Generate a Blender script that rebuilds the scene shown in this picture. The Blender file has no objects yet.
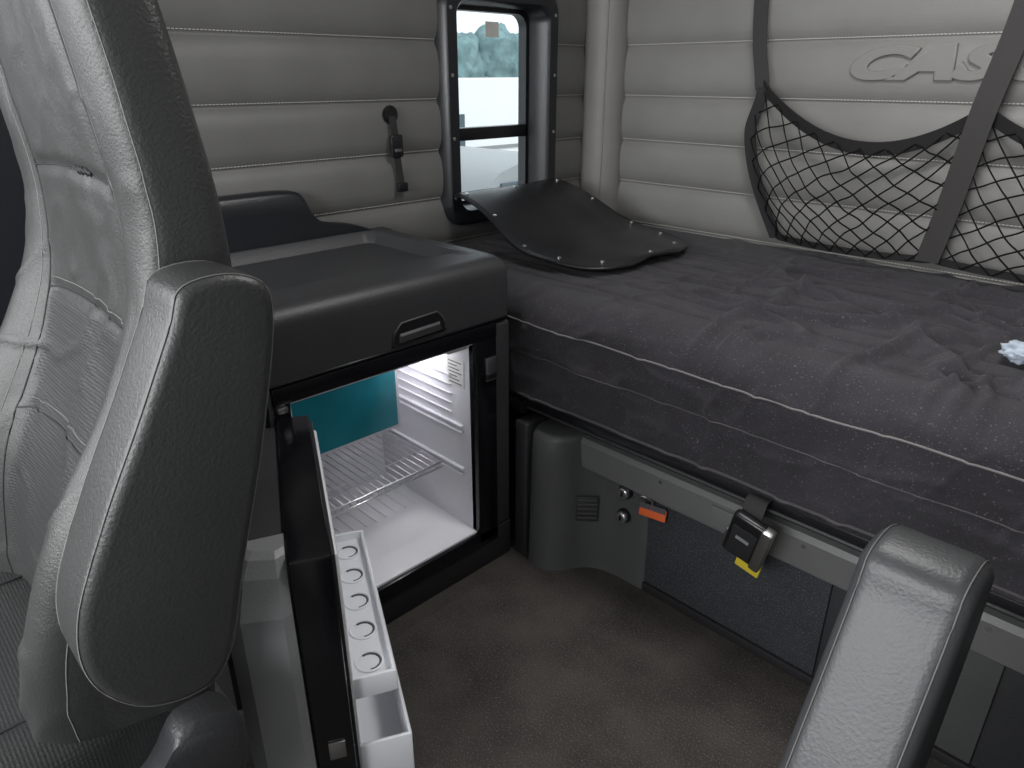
import bpy, bmesh, math, random
from mathutils import Vector, Matrix, noise
random.seed(4)
scene = bpy.context.scene
COL = scene.collection

# ---------------------------------------------------------------- materials
def mat(name, col, rough=0.5, metal=0.0, bump=0.0, bscale=300, btype='noise', var=0.0, vscale=8, spec=0.5,
        sheen=0.0, trans=0.0, coat=0.0, speck=None, emis=None, bump2=0.0, b2scale=20, alpha=1.0, bdist=0.002):
    m = bpy.data.materials.new(name); m.use_nodes = True
    nt = m.node_tree; n = nt.nodes; l = nt.links
    b = n['Principled BSDF']
    b.inputs['Base Color'].default_value = (*col, 1)
    b.inputs['Roughness'].default_value = rough
    b.inputs['Metallic'].default_value = metal
    b.inputs['Specular IOR Level'].default_value = spec
    b.inputs['Sheen Weight'].default_value = sheen
    b.inputs['Transmission Weight'].default_value = trans
    b.inputs['Coat Weight'].default_value = coat
    b.inputs['Alpha'].default_value = alpha
    if emis:
        b.inputs['Emission Color'].default_value = (*emis[0], 1); b.inputs['Emission Strength'].default_value = emis[1]
    tc = n.new('ShaderNodeTexCoord')
    src = None
    if var > 0:
        t = n.new('ShaderNodeTexNoise'); t.inputs['Scale'].default_value = vscale; t.inputs['Detail'].default_value = 6
        l.new(tc.outputs['Object'], t.inputs['Vector'])
        r = n.new('ShaderNodeValToRGB')
        r.color_ramp.elements[0].position = 0.3; r.color_ramp.elements[1].position = 0.7
        r.color_ramp.elements[0].color = (*[c*(1-var) for c in col], 1)
        r.color_ramp.elements[1].color = (*[min(1, c*(1+var)) for c in col], 1)
        l.new(t.outputs['Fac'], r.inputs['Fac']); src = r.outputs['Color']
        l.new(src, b.inputs['Base Color'])
    if speck:
        t = n.new('ShaderNodeTexNoise'); t.inputs['Scale'].default_value = speck[1]; t.inputs['Detail'].default_value = 3
        l.new(tc.outputs['Object'], t.inputs['Vector'])
        r = n.new('ShaderNodeValToRGB'); r.color_ramp.elements[0].position = speck[2]; r.color_ramp.elements[1].position = min(1, speck[2]+0.06)
        l.new(t.outputs['Fac'], r.inputs['Fac'])
        mx = n.new('ShaderNodeMix'); mx.data_type = 'RGBA'
        l.new(r.outputs['Color'], mx.inputs['Factor'])
        if src: l.new(src, mx.inputs['A'])
        else: mx.inputs['A'].default_value = (*col, 1)
        mx.inputs['B'].default_value = (*speck[0], 1)
        l.new(mx.outputs['Result'], b.inputs['Base Color'])
    last = None
    if bump > 0:
        if btype == 'noise':
            t = n.new('ShaderNodeTexNoise'); t.inputs['Scale'].default_value = bscale; t.inputs['Detail'].default_value = 4; o = t.outputs['Fac']
        elif btype == 'perf':
            t = n.new('ShaderNodeTexVoronoi'); t.inputs['Scale'].default_value = bscale; t.inputs['Randomness'].default_value = 0.15; o = t.outputs['Distance']
        else:
            t = n.new('ShaderNodeTexVoronoi'); t.inputs['Scale'].default_value = bscale; o = t.outputs['Distance']
        l.new(tc.outputs['Object'], t.inputs['Vector'])
        bp = n.new('ShaderNodeBump'); bp.inputs['Strength'].default_value = bump; bp.inputs['Distance'].default_value = bdist
        l.new(o, bp.inputs['Height']); last = bp
        l.new(bp.outputs['Normal'], b.inputs['Normal'])
    if bump2 > 0:
        t = n.new('ShaderNodeTexNoise'); t.inputs['Scale'].default_value = b2scale; t.inputs['Detail'].default_value = 3
        t.inputs['Distortion'].default_value = 0.6
        l.new(tc.outputs['Object'], t.inputs['Vector'])
        bp = n.new('ShaderNodeBump'); bp.inputs['Strength'].default_value = bump2; bp.inputs['Distance'].default_value = 0.01
        l.new(t.outputs['Fac'], bp.inputs['Height'])
        if last: l.new(last.outputs['Normal'], bp.inputs['Normal'])
        l.new(bp.outputs['Normal'], b.inputs['Normal'])
    return m

M = {}
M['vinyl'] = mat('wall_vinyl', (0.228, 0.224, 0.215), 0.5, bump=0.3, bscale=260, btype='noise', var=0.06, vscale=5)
M['vinyl_shaded'] = mat('shaded_wall_vinyl', (0.138, 0.137, 0.132), 0.48, bump=0.3, bscale=260, btype='noise', var=0.08, vscale=5)  # same wall vinyl, left wall's shade put into a darker colour
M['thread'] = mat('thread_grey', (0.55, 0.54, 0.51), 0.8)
M['thread_shaded'] = mat('thread_shaded', (0.36, 0.355, 0.34), 0.8)  # wall thread darkened to go with the shaded left wall
M['thread2'] = mat('seat_thread', (0.13, 0.13, 0.125), 0.8)
M['leather'] = mat('seat_leather', (0.031, 0.033, 0.032), 0.44, bump=0.35, bscale=330, btype='noise', var=0.12, vscale=6, bump2=0.20, b2scale=11, spec=0.42)
M['leather_perf'] = mat('seat_leather_perforated', (0.026, 0.028, 0.028), 0.50, bump=0.5, bscale=210, btype='perf', var=0.08, bump2=0.12, b2scale=10, spec=0.38)
M['armleather'] = mat('armrest_leather', (0.033, 0.034, 0.034), 0.42, bump=0.45, bscale=240, btype='noise', var=0.06, vscale=5, bump2=0.05, b2scale=8)
M['armleather_lit'] = mat('armrest_leather_lit', (0.042, 0.044, 0.047), 0.42, bump=0.3, bscale=260, btype='noise', var=0.05, vscale=5, bump2=0.05, b2scale=6, spec=0.45)  # armrest leather lightened, daylight sheen put into the base colour
M['plastic'] = mat('dark_plastic', (0.036, 0.037, 0.040), 0.42, bump=0.5, bscale=210, btype='noise', var=0.06)
M['plastic_blk'] = mat('window_frame_plastic', (0.014, 0.015, 0.018), 0.32, bump=0.2, bscale=300)
M['plastic_mid'] = mat('grey_plastic', (0.078, 0.080, 0.081), 0.45, bump=0.5, bscale=210, var=0.05)
M['plastic_led'] = mat('ledge_plastic', (0.14, 0.142, 0.14), 0.42, bump=0.4, bscale=230, var=0.05)
M['plastic_lt'] = mat('light_grey_plastic', (0.25, 0.255, 0.26), 0.42, bump=0.3, bscale=250, var=0.04)
M['black'] = mat('black_plastic', (0.010, 0.010, 0.012), 0.3)
M['blackmatte'] = mat('black_matte', (0.014, 0.014, 0.016), 0.7)
M['gloss'] = mat('gloss_black', (0.005, 0.005, 0.007), 0.2)
M['white'] = mat('fridge_liner_white', (0.86, 0.86, 0.90), 0.35)
M['whitesh'] = mat('fridge_shelf_white', (0.80, 0.82, 0.86), 0.3)
M['teal'] = mat('freezer_door_teal', (0.02, 0.34, 0.43), 0.25, var=0.15, vscale=6, coat=0.3)
M['chrome'] = mat('chrome_wire', (0.85, 0.85, 0.87), 0.3, metal=1.0)
M['steel'] = mat('brushed_steel', (0.5, 0.5, 0.5), 0.35, metal=1.0)
M['sheet'] = mat('bed_sheet_fabric', (0.043, 0.040, 0.046), 0.95, bump=0.9, bscale=400, var=0.18, vscale=9, sheen=0.10,
                 speck=((0.12, 0.115, 0.125), 230, 0.63), spec=0.15, bump2=0.22, b2scale=13)
M['pipe'] = mat('mattress_piping', (0.19, 0.18, 0.18), 0.8)
M['pipe2'] = mat('mattress_seam_thread', (0.09, 0.085, 0.09), 0.8)
M['floor'] = mat('floor_mat', (0.052, 0.046, 0.041), 0.72, bump=1.0, bscale=150, var=0.38, vscale=6,
                 speck=((0.12, 0.11, 0.10), 230, 0.58), spec=0.35, bdist=0.003, bump2=0.1, b2scale=5)
M['carpet'] = mat('panel_carpet', (0.044, 0.048, 0.053), 0.95, bump=1.0, bscale=250, var=0.1, speck=((0.10, 0.105, 0.112), 260, 0.57), spec=0.1)
M['flap'] = mat('black_vinyl', (0.011, 0.011, 0.013), 0.32, bump=0.5, bscale=280, btype='noise', bump2=0.15, b2scale=8)
M['web'] = mat('strap_webbing', (0.020, 0.019, 0.021), 0.75, bump=0.6, bscale=400)
M['web2'] = mat('strap_webbing_brown', (0.038, 0.035, 0.036), 0.7, bump=0.5, bscale=400)
M['cord'] = mat('net_cord', (0.007, 0.007, 0.008), 0.9, spec=0.2)
M['label'] = mat('paper_label', (0.75, 0.75, 0.72), 0.6)
M['ink'] = mat('label_ink', (0.08, 0.08, 0.09), 0.6)
M['orange'] = mat('orange_tag', (0.75, 0.13, 0.03), 0.5)
M['yellow'] = mat('yellow_tag', (0.75, 0.6, 0.05), 0.5)
M['tissue'] = mat('tissue_paper', (0.42, 0.48, 0.56), 0.9)
M['ceil'] = mat('ceiling_fabric', (0.42, 0.41, 0.39), 0.9)
M['ground'] = mat('gravel_ground', (0.45, 0.44, 0.42), 0.95, var=0.2, vscale=3)
M['foliage'] = mat('tree_foliage', (0.15, 0.24, 0.25), 0.9, var=0.3, vscale=2)
M['vanwhite'] = mat('van_paint_white', (0.8, 0.8, 0.8), 0.4)
M['cargrey'] = mat('car_paint_grey', (0.26, 0.27, 0.28), 0.35)
M['vanglass'] = mat('van_glass', (0.06, 0.09, 0.11), 0.1)
g = bpy.data.materials.new('window_glass'); g.use_nodes = True
nt = g.node_tree; nt.nodes.clear()
o_ = nt.nodes.new('ShaderNodeOutputMaterial'); mx = nt.nodes.new('ShaderNodeMixShader'); tr = nt.nodes.new('ShaderNodeBsdfTransparent'); gl = nt.nodes.new('ShaderNodeBsdfGlossy')
tr.inputs[0].default_value = (0.92, 0.96, 0.97, 1); gl.inputs['Roughness'].default_value = 0.03; mx.inputs[0].default_value = 0.06
nt.links.new(tr.outputs[0], mx.inputs[1]); nt.links.new(gl.outputs[0], mx.inputs[2]); nt.links.new(mx.outputs[0], o_.inputs[0])
M['glass'] = g

# ---------------------------------------------------------------- helpers
def root(name, loc):
    e = bpy.data.objects.new(name, None); e.location = loc; e.empty_display_size = 0.1
    COL.objects.link(e); return e
def attach(o, p):
    if p is not None:
        o.parent = p
        o.matrix_parent_inverse = Matrix.Translation(-Vector(p.location))
def mk(name, verts, faces, m, parent=None, smooth=True, mats=None):
    me = bpy.data.meshes.new(name); me.from_pydata([tuple(v) for v in verts], [], faces); me.validate(); me.update()
    if mats:
        for x in mats: me.materials.append(M[x])
    else: me.materials.append(M[m] if isinstance(m, str) else m)
    bm = bmesh.new(); bm.from_mesh(me); bmesh.ops.recalc_face_normals(bm, faces=bm.faces); bm.to_mesh(me); bm.free()
    if smooth:
        for p in me.polygons: p.use_smooth = True
    o = bpy.data.objects.new(name, me); COL.objects.link(o); attach(o, parent); return o
def autosmooth(o, ang=40):
    me = o.data; bm = bmesh.new(); bm.from_mesh(me)
    for e in bm.edges:
        e.smooth = not (len(e.link_faces) == 2 and e.calc_face_angle(0) > math.radians(ang))
    bm.to_mesh(me); bm.free()
def box(name, x0, x1, y0, y1, z0, z1, m, parent=None, bev=0.004, seg=2, mtx=None):
    bm = bmesh.new(); bmesh.ops.create_cube(bm, size=1)
    for v in bm.verts:
        v.co = Vector(((x0+x1)/2+v.co.x*(x1-x0), (y0+y1)/2+v.co.y*(y1-y0), (z0+z1)/2+v.co.z*(z1-z0)))
    if bev > 0:
        bmesh.ops.bevel(bm, geom=list(bm.edges), offset=min(bev, 0.49*min(x1-x0, y1-y0, z1-z0)), segments=seg, affect='EDGES', profile=0.5)
    if mtx: bm.transform(mtx)
    bmesh.ops.recalc_face_normals(bm, faces=bm.faces)
    me = bpy.data.meshes.new(name); bm.to_mesh(me); bm.free(); me.materials.append(M[m])
    for p in me.polygons: p.use_smooth = True
    o = bpy.data.objects.new(name, me); COL.objects.link(o); autosmooth(o, 35 if bev else 20); attach(o, parent); return o
def loft(name, loops, m, parent=None, cap=(True, True), closed=True, ang=40, mtx=None):
    n = len(loops[0]); V = [Vector(p) for L in loops for p in L]; F = []
    for i in range(len(loops)-1):
        for j in range(n if closed else n-1):
            k = (j+1) % n
            F.append((i*n+j, i*n+k, (i+1)*n+k, (i+1)*n+j))
    if closed and cap[0]: F.append(tuple(range(n)))
    if closed and cap[1]: F.append(tuple((len(loops)-1)*n+j for j in range(n)))
    if mtx: V = [mtx @ v for v in V]
    o = mk(name, V, F, m, parent); autosmooth(o, ang); return o
def tube(name, pts, r, m, parent=None, res=4, cyclic=False, mtx=None):
    return tubes(name, [pts], r, m, parent, res, cyclic, mtx)
def tubes(name, lines, r, m, parent=None, res=3, cyclic=False, mtx=None):
    V = []; F = []; N = 2*res
    for pts in lines:
        P = [Vector(p) for p in pts]; base = len(V); n = len(P)
        for i, p in enumerate(P):
            a = P[(i-1) % n] if (cyclic or i > 0) else P[i]; b = P[(i+1) % n] if (cyclic or i < n-1) else P[i]
            t = (b-a).normalized() if (b-a).length > 1e-9 else Vector((0, 0, 1))
            up = Vector((0, 0, 1)) if abs(t.z) < 0.9 else Vector((1, 0, 0))
            s = t.cross(up).normalized(); u = s.cross(t)
            for k in range(N):
                an = 2*math.pi*k/N; V.append(p+(s*math.cos(an)+u*math.sin(an))*r)
        for i in range(n if cyclic else n-1):
            for k in range(N):
                k2 = (k+1) % N; i2 = (i+1) % n
                F.append((base+i*N+k, base+i*N+k2, base+i2*N+k2, base+i2*N+k))
        if not cyclic:
            F.append(tuple(base+k for k in range(N))); F.append(tuple(base+(n-1)*N+k for k in range(N)))
    if mtx: V = [mtx @ v for v in V]
    return mk(name, V, F, m, parent)
def cyl(name, c, axis, r, h, m, parent=None, seg=24, r2=None, mtx=None, bev=0.0):
    ax = Vector(axis).normalized(); q = ax.to_track_quat('Z', 'Y').to_matrix().to_4x4()
    bm = bmesh.new(); bmesh.ops.create_cone(bm, cap_ends=True, segments=seg, radius1=r, radius2=r if r2 is None else r2, depth=h)
    if bev > 0:
        ed = [e for e in bm.edges if abs(e.verts[0].co.z-e.verts[1].co.z) < 1e-6]
        bmesh.ops.bevel(bm, geom=ed, offset=bev, segments=2, affect='EDGES')
    bm.transform(Matrix.Translation(Vector(c)) @ q)
    if mtx: bm.transform(mtx)
    me = bpy.data.meshes.new(name); bm.to_mesh(me); bm.free(); me.materials.append(M[m])
    for p in me.polygons: p.use_smooth = True
    o = bpy.data.objects.new(name, me); COL.objects.link(o); autosmooth(o, 35); attach(o, parent); return o
def crom(pts, n=8, closed=False):
    P = [Vector(p) for p in pts]; out = []; N = len(P)
    rng = range(N) if closed else range(N-1)
    for i in rng:
        if closed: a, b, c, d = P[(i-1) % N], P[i], P[(i+1) % N], P[(i+2) % N]
        else: a, b, c, d = P[max(i-1, 0)], P[i], P[i+1], P[min(i+2, N-1)]
        for k in range(n):
            t = k/n
            out.append(0.5*((2*b)+(c-a)*t+(2*a-5*b+4*c-d)*t*t+(-a+3*b-3*c+d)*t**3))
    if not closed: out.append(P[-1])
    return out
def rrect(x0, x1, y0, y1, r, n=6):
    out = []
    for cx, cy, a0 in ((x1-r, y1-r, 0), (x0+r, y1-r, 90), (x0+r, y0+r, 180), (x1-r, y0+r, 270)):
        for k in range(n+1):
            a = math.radians(a0+90*k/n); out.append((cx+r*math.cos(a), cy+r*math.sin(a)))
    return out
def ribbon(name, pts, w, wdir, m, parent=None, th=0.002):
    P = [Vector(p) for p in pts]; V = []; F = []
    for i, p in enumerate(P):
        wd = Vector(wdir[i] if isinstance(wdir, list) else wdir).normalized()
        t = (P[min(i+1, len(P)-1)]-P[max(i-1, 0)]).normalized()
        nn = t.cross(wd).normalized()
        V += [p-wd*w/2-nn*th/2, p+wd*w/2-nn*th/2, p+wd*w/2+nn*th/2, p-wd*w/2+nn*th/2]
    for i in range(len(P)-1):
        for k in range(4):
            k2 = (k+1) % 4; F.append((i*4+k, i*4+k2, i*4+4+k2, i*4+4+k))
    F.append((0, 1, 2, 3)); e = (len(P)-1)*4; F.append((e, e+1, e+2, e+3))
    o = mk(name, V, F, m, parent); autosmooth(o, 50); return o
def sst(a, b, x):
    t = max(0, min(1, (x-a)/(b-a))); return t*t*(3-2*t)
def nz(x, y, z=0): return noise.noise(Vector((x, y, z)))

# ---------------------------------------------------------------- room shell
XL, YB, XR, YF = -2.02, 2.47, 0.66, -1.5
SE = [0.0, 0.18, 0.36, 0.54, 0.72, 0.885, 1.045, 1.207, 1.37, 1.55, 1.74, 1.93, 2.12, 2.3]
def prof(z):
    for i in range(len(SE)-1):
        if SE[i] <= z <= SE[i+1]:
            t = (z-SE[i])/(SE[i+1]-SE[i]); return 0.020*(1-abs(2*t-1)**3.4)
    return 0
zs = []
for i in range(len(SE)-1):
    for k in range(10):
        t = k/10; t = t if k else 0
        zs.append(SE[i]+(SE[i+1]-SE[i])*(0.5-0.5*math.cos(math.pi*t)))
zs.append(SE[-1])
def quilt(name, us, f, holes=(), m='vinyl'):
    zz = list(zs)
    for h in holes: zz += [h[2], h[3]]
    zz = sorted(set(zz))
    V = []; F = []
    for u in us:
        for z in zz: V.append(f(u, z, prof(z)))
    n = len(zz)
    for i in range(len(us)-1):
        for j in range(n-1):
            if any(us[i] >= h[0]-1e-6 and us[i+1] <= h[1]+1e-6 and zz[j] >= h[2]-1e-6 and zz[j+1] <= h[3]+1e-6 for h in holes): continue
            F.append((i*n+j, (i+1)*n+j, (i+1)*n+j+1, i*n+j+1))
    return mk(name, V, F, m)
def frange(a, b, s):
    n = max(1, round((b-a)/s)); return [a+(b-a)*i/n for i in range(n+1)]
usL = sorted(set(frange(YF, -1.25, 0.05)+frange(-1.25, -0.35, 0.05)+frange(-0.35, 1.67, 0.05)+frange(1.67, 2.14, 0.05)+frange(2.14, YB, 0.05)))
wl = quilt('wall_left', usL, lambda u, z, p: (XL+p+0.003*nz(u*5, z*6), u, z), holes=((1.67, 2.14, 0.99, 1.69), (-1.25, -0.35, 1.25, 1.95)), m='vinyl_shaded')
wb = quilt('wall_back', frange(XL, XR, 0.05), lambda u, z, p: (u, YB-p-0.003*nz(u*5, z*6, 3), z))
usR = sorted(set(frange(YF, -1.2, 0.05)+frange(-1.2, -0.15, 0.05)+frange(-0.15, YB, 0.05)))
wr = quilt('wall_right', usR, lambda u, z, p: (XR-p, u, z), holes=((-1.2, -0.15, 1.15, 1.95),))
wf = box('wall_front', XL, XR, YF-0.05, YF, 0.0, 1.15, 'plastic_mid', bev=0.01)
box('windshield_header', XL, XR, YF-0.05, YF, 2.12, 2.3, 'ceil', wf, 0.01)
def stitches(name, f, a, b, skip=None, parent=None, m='thread'):
    V = []; F = []
    for z in SE[3:-1]:
        for dz in (0.008,):
            u = a
            while u < b:
                if not (skip and skip(u, z)):
                    bI = len(V); L = 0.0075; hh = 0.0013
                    for (du, dv, dp) in ((0, -hh, 0), (L, -hh, 0), (L, hh, 0), (0, hh, 0), (0, -hh, 1), (L, -hh, 1), (L, hh, 1), (0, hh, 1)):
                        V.append(f(u+du, z+dz+dv, prof(z+dz)+0.0006+dp*0.0012))
                    for q in ((0, 1, 2, 3), (4, 5, 6, 7), (0, 1, 5, 4), (1, 2, 6, 5), (2, 3, 7, 6), (3, 0, 4, 7)): F.append(tuple(bI+k for k in q))
                u += 0.0105
    return mk(name, V, F, m, parent, smooth=False)
stitches('seam_stitching_left', lambda u, z, p: (XL+p+0.003*nz(u*5, z*6), u, z), 0.3, YB-0.05, lambda u, z: 1.62 < u < 2.19 and 0.94 < z < 1.74, wl, 'thread_shaded')
stitches('seam_stitching_back', lambda u, z, p: (u, YB-p-0.003*nz(u*5, z*6, 3), z), XL+0.12, 0.4, None, wb)

box('floor', XL, XR, YF, YB, -0.06, 0.0, 'floor', bev=0)
box('ceiling', XL, XR, YF, YB, 2.3, 2.36, 'ceil', bev=0)
box('trim_2', XL+0.002, XL+0.07, -0.30, 0.60, 0.0, 2.3, 'plastic_blk', bev=0.02, seg=3)

# padded corner pillar
loops = []
for i in range(60):
    z = 0.915+1.38*i/59
    r = 0.085
    loops.append([(-1.945+(r+0.002*nz(k, z*5))*math.cos(2*math.pi*k/28), 2.435+(r)*math.sin(2*math.pi*k/28), z) for k in range(28)])
loft('trim_1', loops, 'vinyl')
tube('pillar_seam', [(-1.945+0.086*math.cos(-0.9), 2.435+0.086*math.sin(-0.9), 0.92+1.37*i/30) for i in range(31)], 0.0025, 'vinyl', bpy.data.objects['trim_1'])

# embossed lettering on back wall
cu = bpy.data.curves.new('embossed_lettering', 'FONT'); cu.body = 'CASCADIA'; cu.size = 0.118; cu.shear = 0.4; cu.extrude = 0.005; cu.bevel_depth = 0.003; cu.bevel_resolution = 2
cu.offset = 0.0055; cu.space_character = 1.06
to = bpy.data.objects.new('lettering_tmp', cu); COL.objects.link(to)
dg = bpy.context.evaluated_depsgraph_get(); me = bpy.data.meshes.new_from_object(to.evaluated_get(dg)); bpy.data.objects.remove(to)
me.transform(Matrix.Translation((-1.005, YB-0.0225, 1.444)) @ Matrix.Rotation(math.radians(90), 4, 'X') @ Matrix.Diagonal((1.8, 1, 1, 1)))
me.materials.clear(); me.materials.append(M['vinyl'])
lo = bpy.data.objects.new('embossed_lettering', me); COL.objects.link(lo); attach(lo, wb)

# ---------------------------------------------------------------- window
W = root('window_1', (-2.0, 1.905, 1.33))
def yzloop(y0, y1, z0, z1, r, x): return [(x, a, b) for a, b in rrect(y0, y1, z0, z1, r, 8)]
loft('surround', [yzloop(1.625, 2.185, 0.945, 1.735, 0.075, -2.015), yzloop(1.63, 2.18, 0.95, 1.73, 0.075, -1.975), yzloop(1.64, 2.17, 0.96, 1.72, 0.07, -1.965),
                  yzloop(1.68, 2.13, 1.0, 1.68, 0.05, -1.965), yzloop(1.685, 2.12, 1.005, 1.672, 0.05, -1.975), yzloop(1.70, 2.10, 1.01, 1.665, 0.045, -2.075)], 'plastic_blk', W, cap=(False, False))
loft('sash', [yzloop(1.69, 2.11, 1.0, 1.675, 0.05, -2.05), yzloop(1.712, 2.088, 1.022, 1.653, 0.045, -2.05), yzloop(1.712, 2.088, 1.022, 1.653, 0.045, -2.09), yzloop(1.66, 2.14, 0.98, 1.70, 0.045, -2.09)], 'black', W, cap=(False, False))
box('crossbar', -2.088, -2.05, 1.70, 2.10, 1.232, 1.276, 'black', W, 0.004)
box('glass', -2.074, -2.070, 1.70, 2.10, 1.01, 1.665, 'glass', W, 0)
box('sticker', -2.069, -2.068, 1.90, 1.965, 1.575, 1.625, 'label', W, 0)
for yy, zz_ in [(1.655, 1.05), (1.655, 1.25), (1.655, 1.45), (1.655, 1.65), (2.155, 1.05), (2.155, 1.25), (2.155, 1.45), (2.155, 1.65), (1.8, 1.705), (2.0, 1.705)]:
    cyl('screw', (-1.964, yy, zz_), (1, 0, 0), 0.006, 0.004, 'steel', W, 12, bev=0.001)

# ---------------------------------------------------------------- outside
G = box('ground_outside', -60, -2.6, -10, 70, -1.4, -1.3, 'ground', bev=0)
T = root('tree_row', (-30, 25, 0))
bm = bmesh.new()
for i in range(80):
    c = Vector((-38+random.uniform(-5, 5), 6+i*0.65+random.uniform(-.5, .5), 1.2+random.uniform(-.6, 0.6)))
    r0 = random.uniform(1.2, 2.0)
    ret = bmesh.ops.create_icosphere(bm, subdivisions=4, radius=1)
    for v in ret['verts']:
        d = v.co.normalized(); v.co = c+Vector((d.x, d.y, d.z*1.15))*r0*(1+0.3*noise.noise(d*2.6+c)+0.15*noise.noise(d*9+c))
    bmesh.ops.create_cone(bm, segments=8, radius1=0.2, radius2=0.15, depth=3, matrix=Matrix.Translation((c.x, c.y, 0.1)))
me = bpy.data.meshes.new('foliage'); bm.to_mesh(me); bm.free(); me.materials.append(M['foliage'])
for p in me.polygons: p.use_smooth = True
fo = bpy.data.objects.new('foliage', me); COL.objects.link(fo); attach(fo, T)
VN = root('parked_van', (-9, 9.5, -1.3))
pr = crom([(5.2, -0.95, 0), (5.15, -0.1, 0), (5.9, 0.1, 0), (6.6, 1.2, 0), (7.2, 1.38, 0), (13.2, 1.38, 0), (13.4, 1.0, 0), (13.4, -0.95, 0)], 3)
loft('body', [[(-10.6, p.x, p.y) for p in pr], [(-8.9, p.x, p.y) for p in pr]], 'vanwhite', VN)
box('side_window', -8.9, -8.88, 6.7, 7.7, 0.2, 0.9, 'vanglass', VN, 0.0)
box('body_moulding', -8.9, -8.88, 7.8, 13.3, 0.35, 0.40, 'plastic_lt', VN, 0.0)
box('door_gap', -8.9, -8.885, 9.02, 9.05, -0.7, 1.25, 'cargrey', VN, 0.0)
box('sill', -8.9, -8.86, 6.0, 13.3, -0.8, -0.7, 'plastic_lt', VN, 0.0)
for yy in (6.2, 12.3):
    cyl('wheel', (-9.0, yy, -0.95), (1, 0, 0), 0.35, 0.25, 'blackmatte', VN, 28, bev=0.03)
    cyl('wheel_rim', (-8.87, yy, -0.95), (1, 0, 0), 0.2, 0.03, 'plastic_lt', VN, 20)
CR = root('parked_car', (-5.6, 5.2, -1.3))
def zc(z): return -1.3+(z+1.3)*1.42
pr = crom([(4.1, zc(-1.0), 0), (4.05, zc(-0.6), 0), (4.5, zc(-0.42), 0), (4.95, zc(0.02), 0), (6.2, zc(0.05), 0), (7.3, zc(-0.4), 0), (8.2, zc(-0.5), 0), (8.25, zc(-1.0), 0)], 4)
loft('body', [[(-6.9, p.x, p.y) for p in pr], [(-5.2, p.x, p.y) for p in pr]], 'cargrey', CR)
box('side_glass', -5.2, -5.18, 4.95, 5.45, zc(-0.35), zc(-0.05), 'vanglass', CR, 0)
box('side_glass_rear', -5.2, -5.18, 5.55, 6.1, zc(-0.35), zc(-0.05), 'vanglass', CR, 0)
box('mirror', -5.2, -5.02, 5.0, 5.1, zc(-0.4), zc(-0.28), 'black', CR, 0.02)
for yy in (4.9, 7.4):
    cyl('wheel', (-5.25, yy, -0.93), (1, 0, 0), 0.37, 0.2, 'blackmatte', CR, 24, bev=0.03)

# ---------------------------------------------------------------- wall strap with buckle
S = root('wall_strap', (-2.0, 1.42, 1.2))
cyl('anchor', (-1.997, 1.418, 1.335), (1, 0, 0), 0.028, 0.012, 'black', S, 24, bev=0.004)
ribbon('webbing_upper', crom([(-1.988, 1.418, 1.33), (-1.985, 1.420, 1.30), (-1.985, 1.424, 1.26)], 4), 0.026, (0, 1, 0), 'web', S)
box('buckle', -1.993, -1.975, 1.402, 1.448, 1.205, 1.275, 'black', S, 0.006)
box('buckle_slot', -1.976, -1.972, 1.412, 1.438, 1.222, 1.232, 'plastic_mid', S, 0.001)
ribbon('webbing_lower', crom([(-1.985, 1.426, 1.215), (-1.985, 1.432, 1.16), (-1.98, 1.436, 1.11)], 4), 0.026, (0, 1, 0), 'web', S)
box('end_tab', -1.99, -1.972, 1.418, 1.456, 1.095, 1.125, 'black', S, 0.004)

# ---------------------------------------------------------------- refrigerator cabinet
C = root('refrigerator_cabinet', (-1.7, 0.9, 0))
CX0, CX1, CY0, CY1 = -1.995, -1.39, 0.61, 1.36
box('base', CX0, CX1, CY0, CY1, 0.0, 0.125, 'blackmatte', C, 0.004)
box('post_right', CX0, CX1, 1.235, CY1, 0.125, 0.81, 'plastic', C, 0.012, 3)
box('post_left', CX0, CX1, CY0, 0.655, 0.125, 0.81, 'plastic', C, 0.004)
box('side_locker', -1.94, CX1-0.01, 0.42, 0.61, 0.0, 0.81, 'plastic', C, 0.004)
box('header', CX0, CX1-0.004, 0.655, 1.235, 0.775, 0.81, 'gloss', C, 0.002)
box('bezel_right', CX1-0.03, CX1+0.004, 1.222, 1.30, 0.10, 0.80, 'gloss', C, 0.003)
box('bezel_bottom', CX1-0.03, CX1+0.004, 0.66, 1.30, 0.085, 0.135, 'gloss', C, 0.003)
box('bezel_top', CX1-0.03, CX1+0.006, 0.62, 1.30, 0.772, 0.815, 'gloss', C, 0.003)
box('bezel_left', CX1-0.03, CX1+0.002, 0.62, 0.662, 0.10, 0.80, 'gloss', C, 0.003)
box('liner_back', -1.91, -1.89, 0.66, 1.235, 0.125, 0.775, 'white', C, 0)
box('liner_right', -1.90, -1.40, 1.222, 1.234, 0.13, 0.774, 'white', C, 0.001)
box('liner_left', -1.90, -1.40, 0.657, 0.668, 0.13, 0.774, 'white', C, 0.001)
box('liner_floor', -1.90, -1.40, 0.66, 1.232, 0.127, 0.142, 'white', C, 0.001)
box('liner_top', -1.90, -1.40, 0.66, 1.232, 0.762, 0.774, 'white', C, 0.001)
for zz_ in (0.325, 0.345, 0.47, 0.49):
    box('shelf_rail', -1.88, -1.45, 1.212, 1.224, zz_-0.004, zz_+0.004, 'white', C, 0.003)
    box('shelf_rail', -1.88, -1.45, 0.667, 0.680, zz_-0.004, zz_+0.004, 'white', C, 0.003)
for k in range(5):
    box('liner_rib', -1.86, -1.5, 1.217, 1.224, 0.52+0.03*k, 0.524+0.03*k, 'white', C, 0.001)
box('freezer_box', -1.89, -1.615, 0.668, 1.10, 0.495, 0.765, 'white', C, 0.006)
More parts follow.
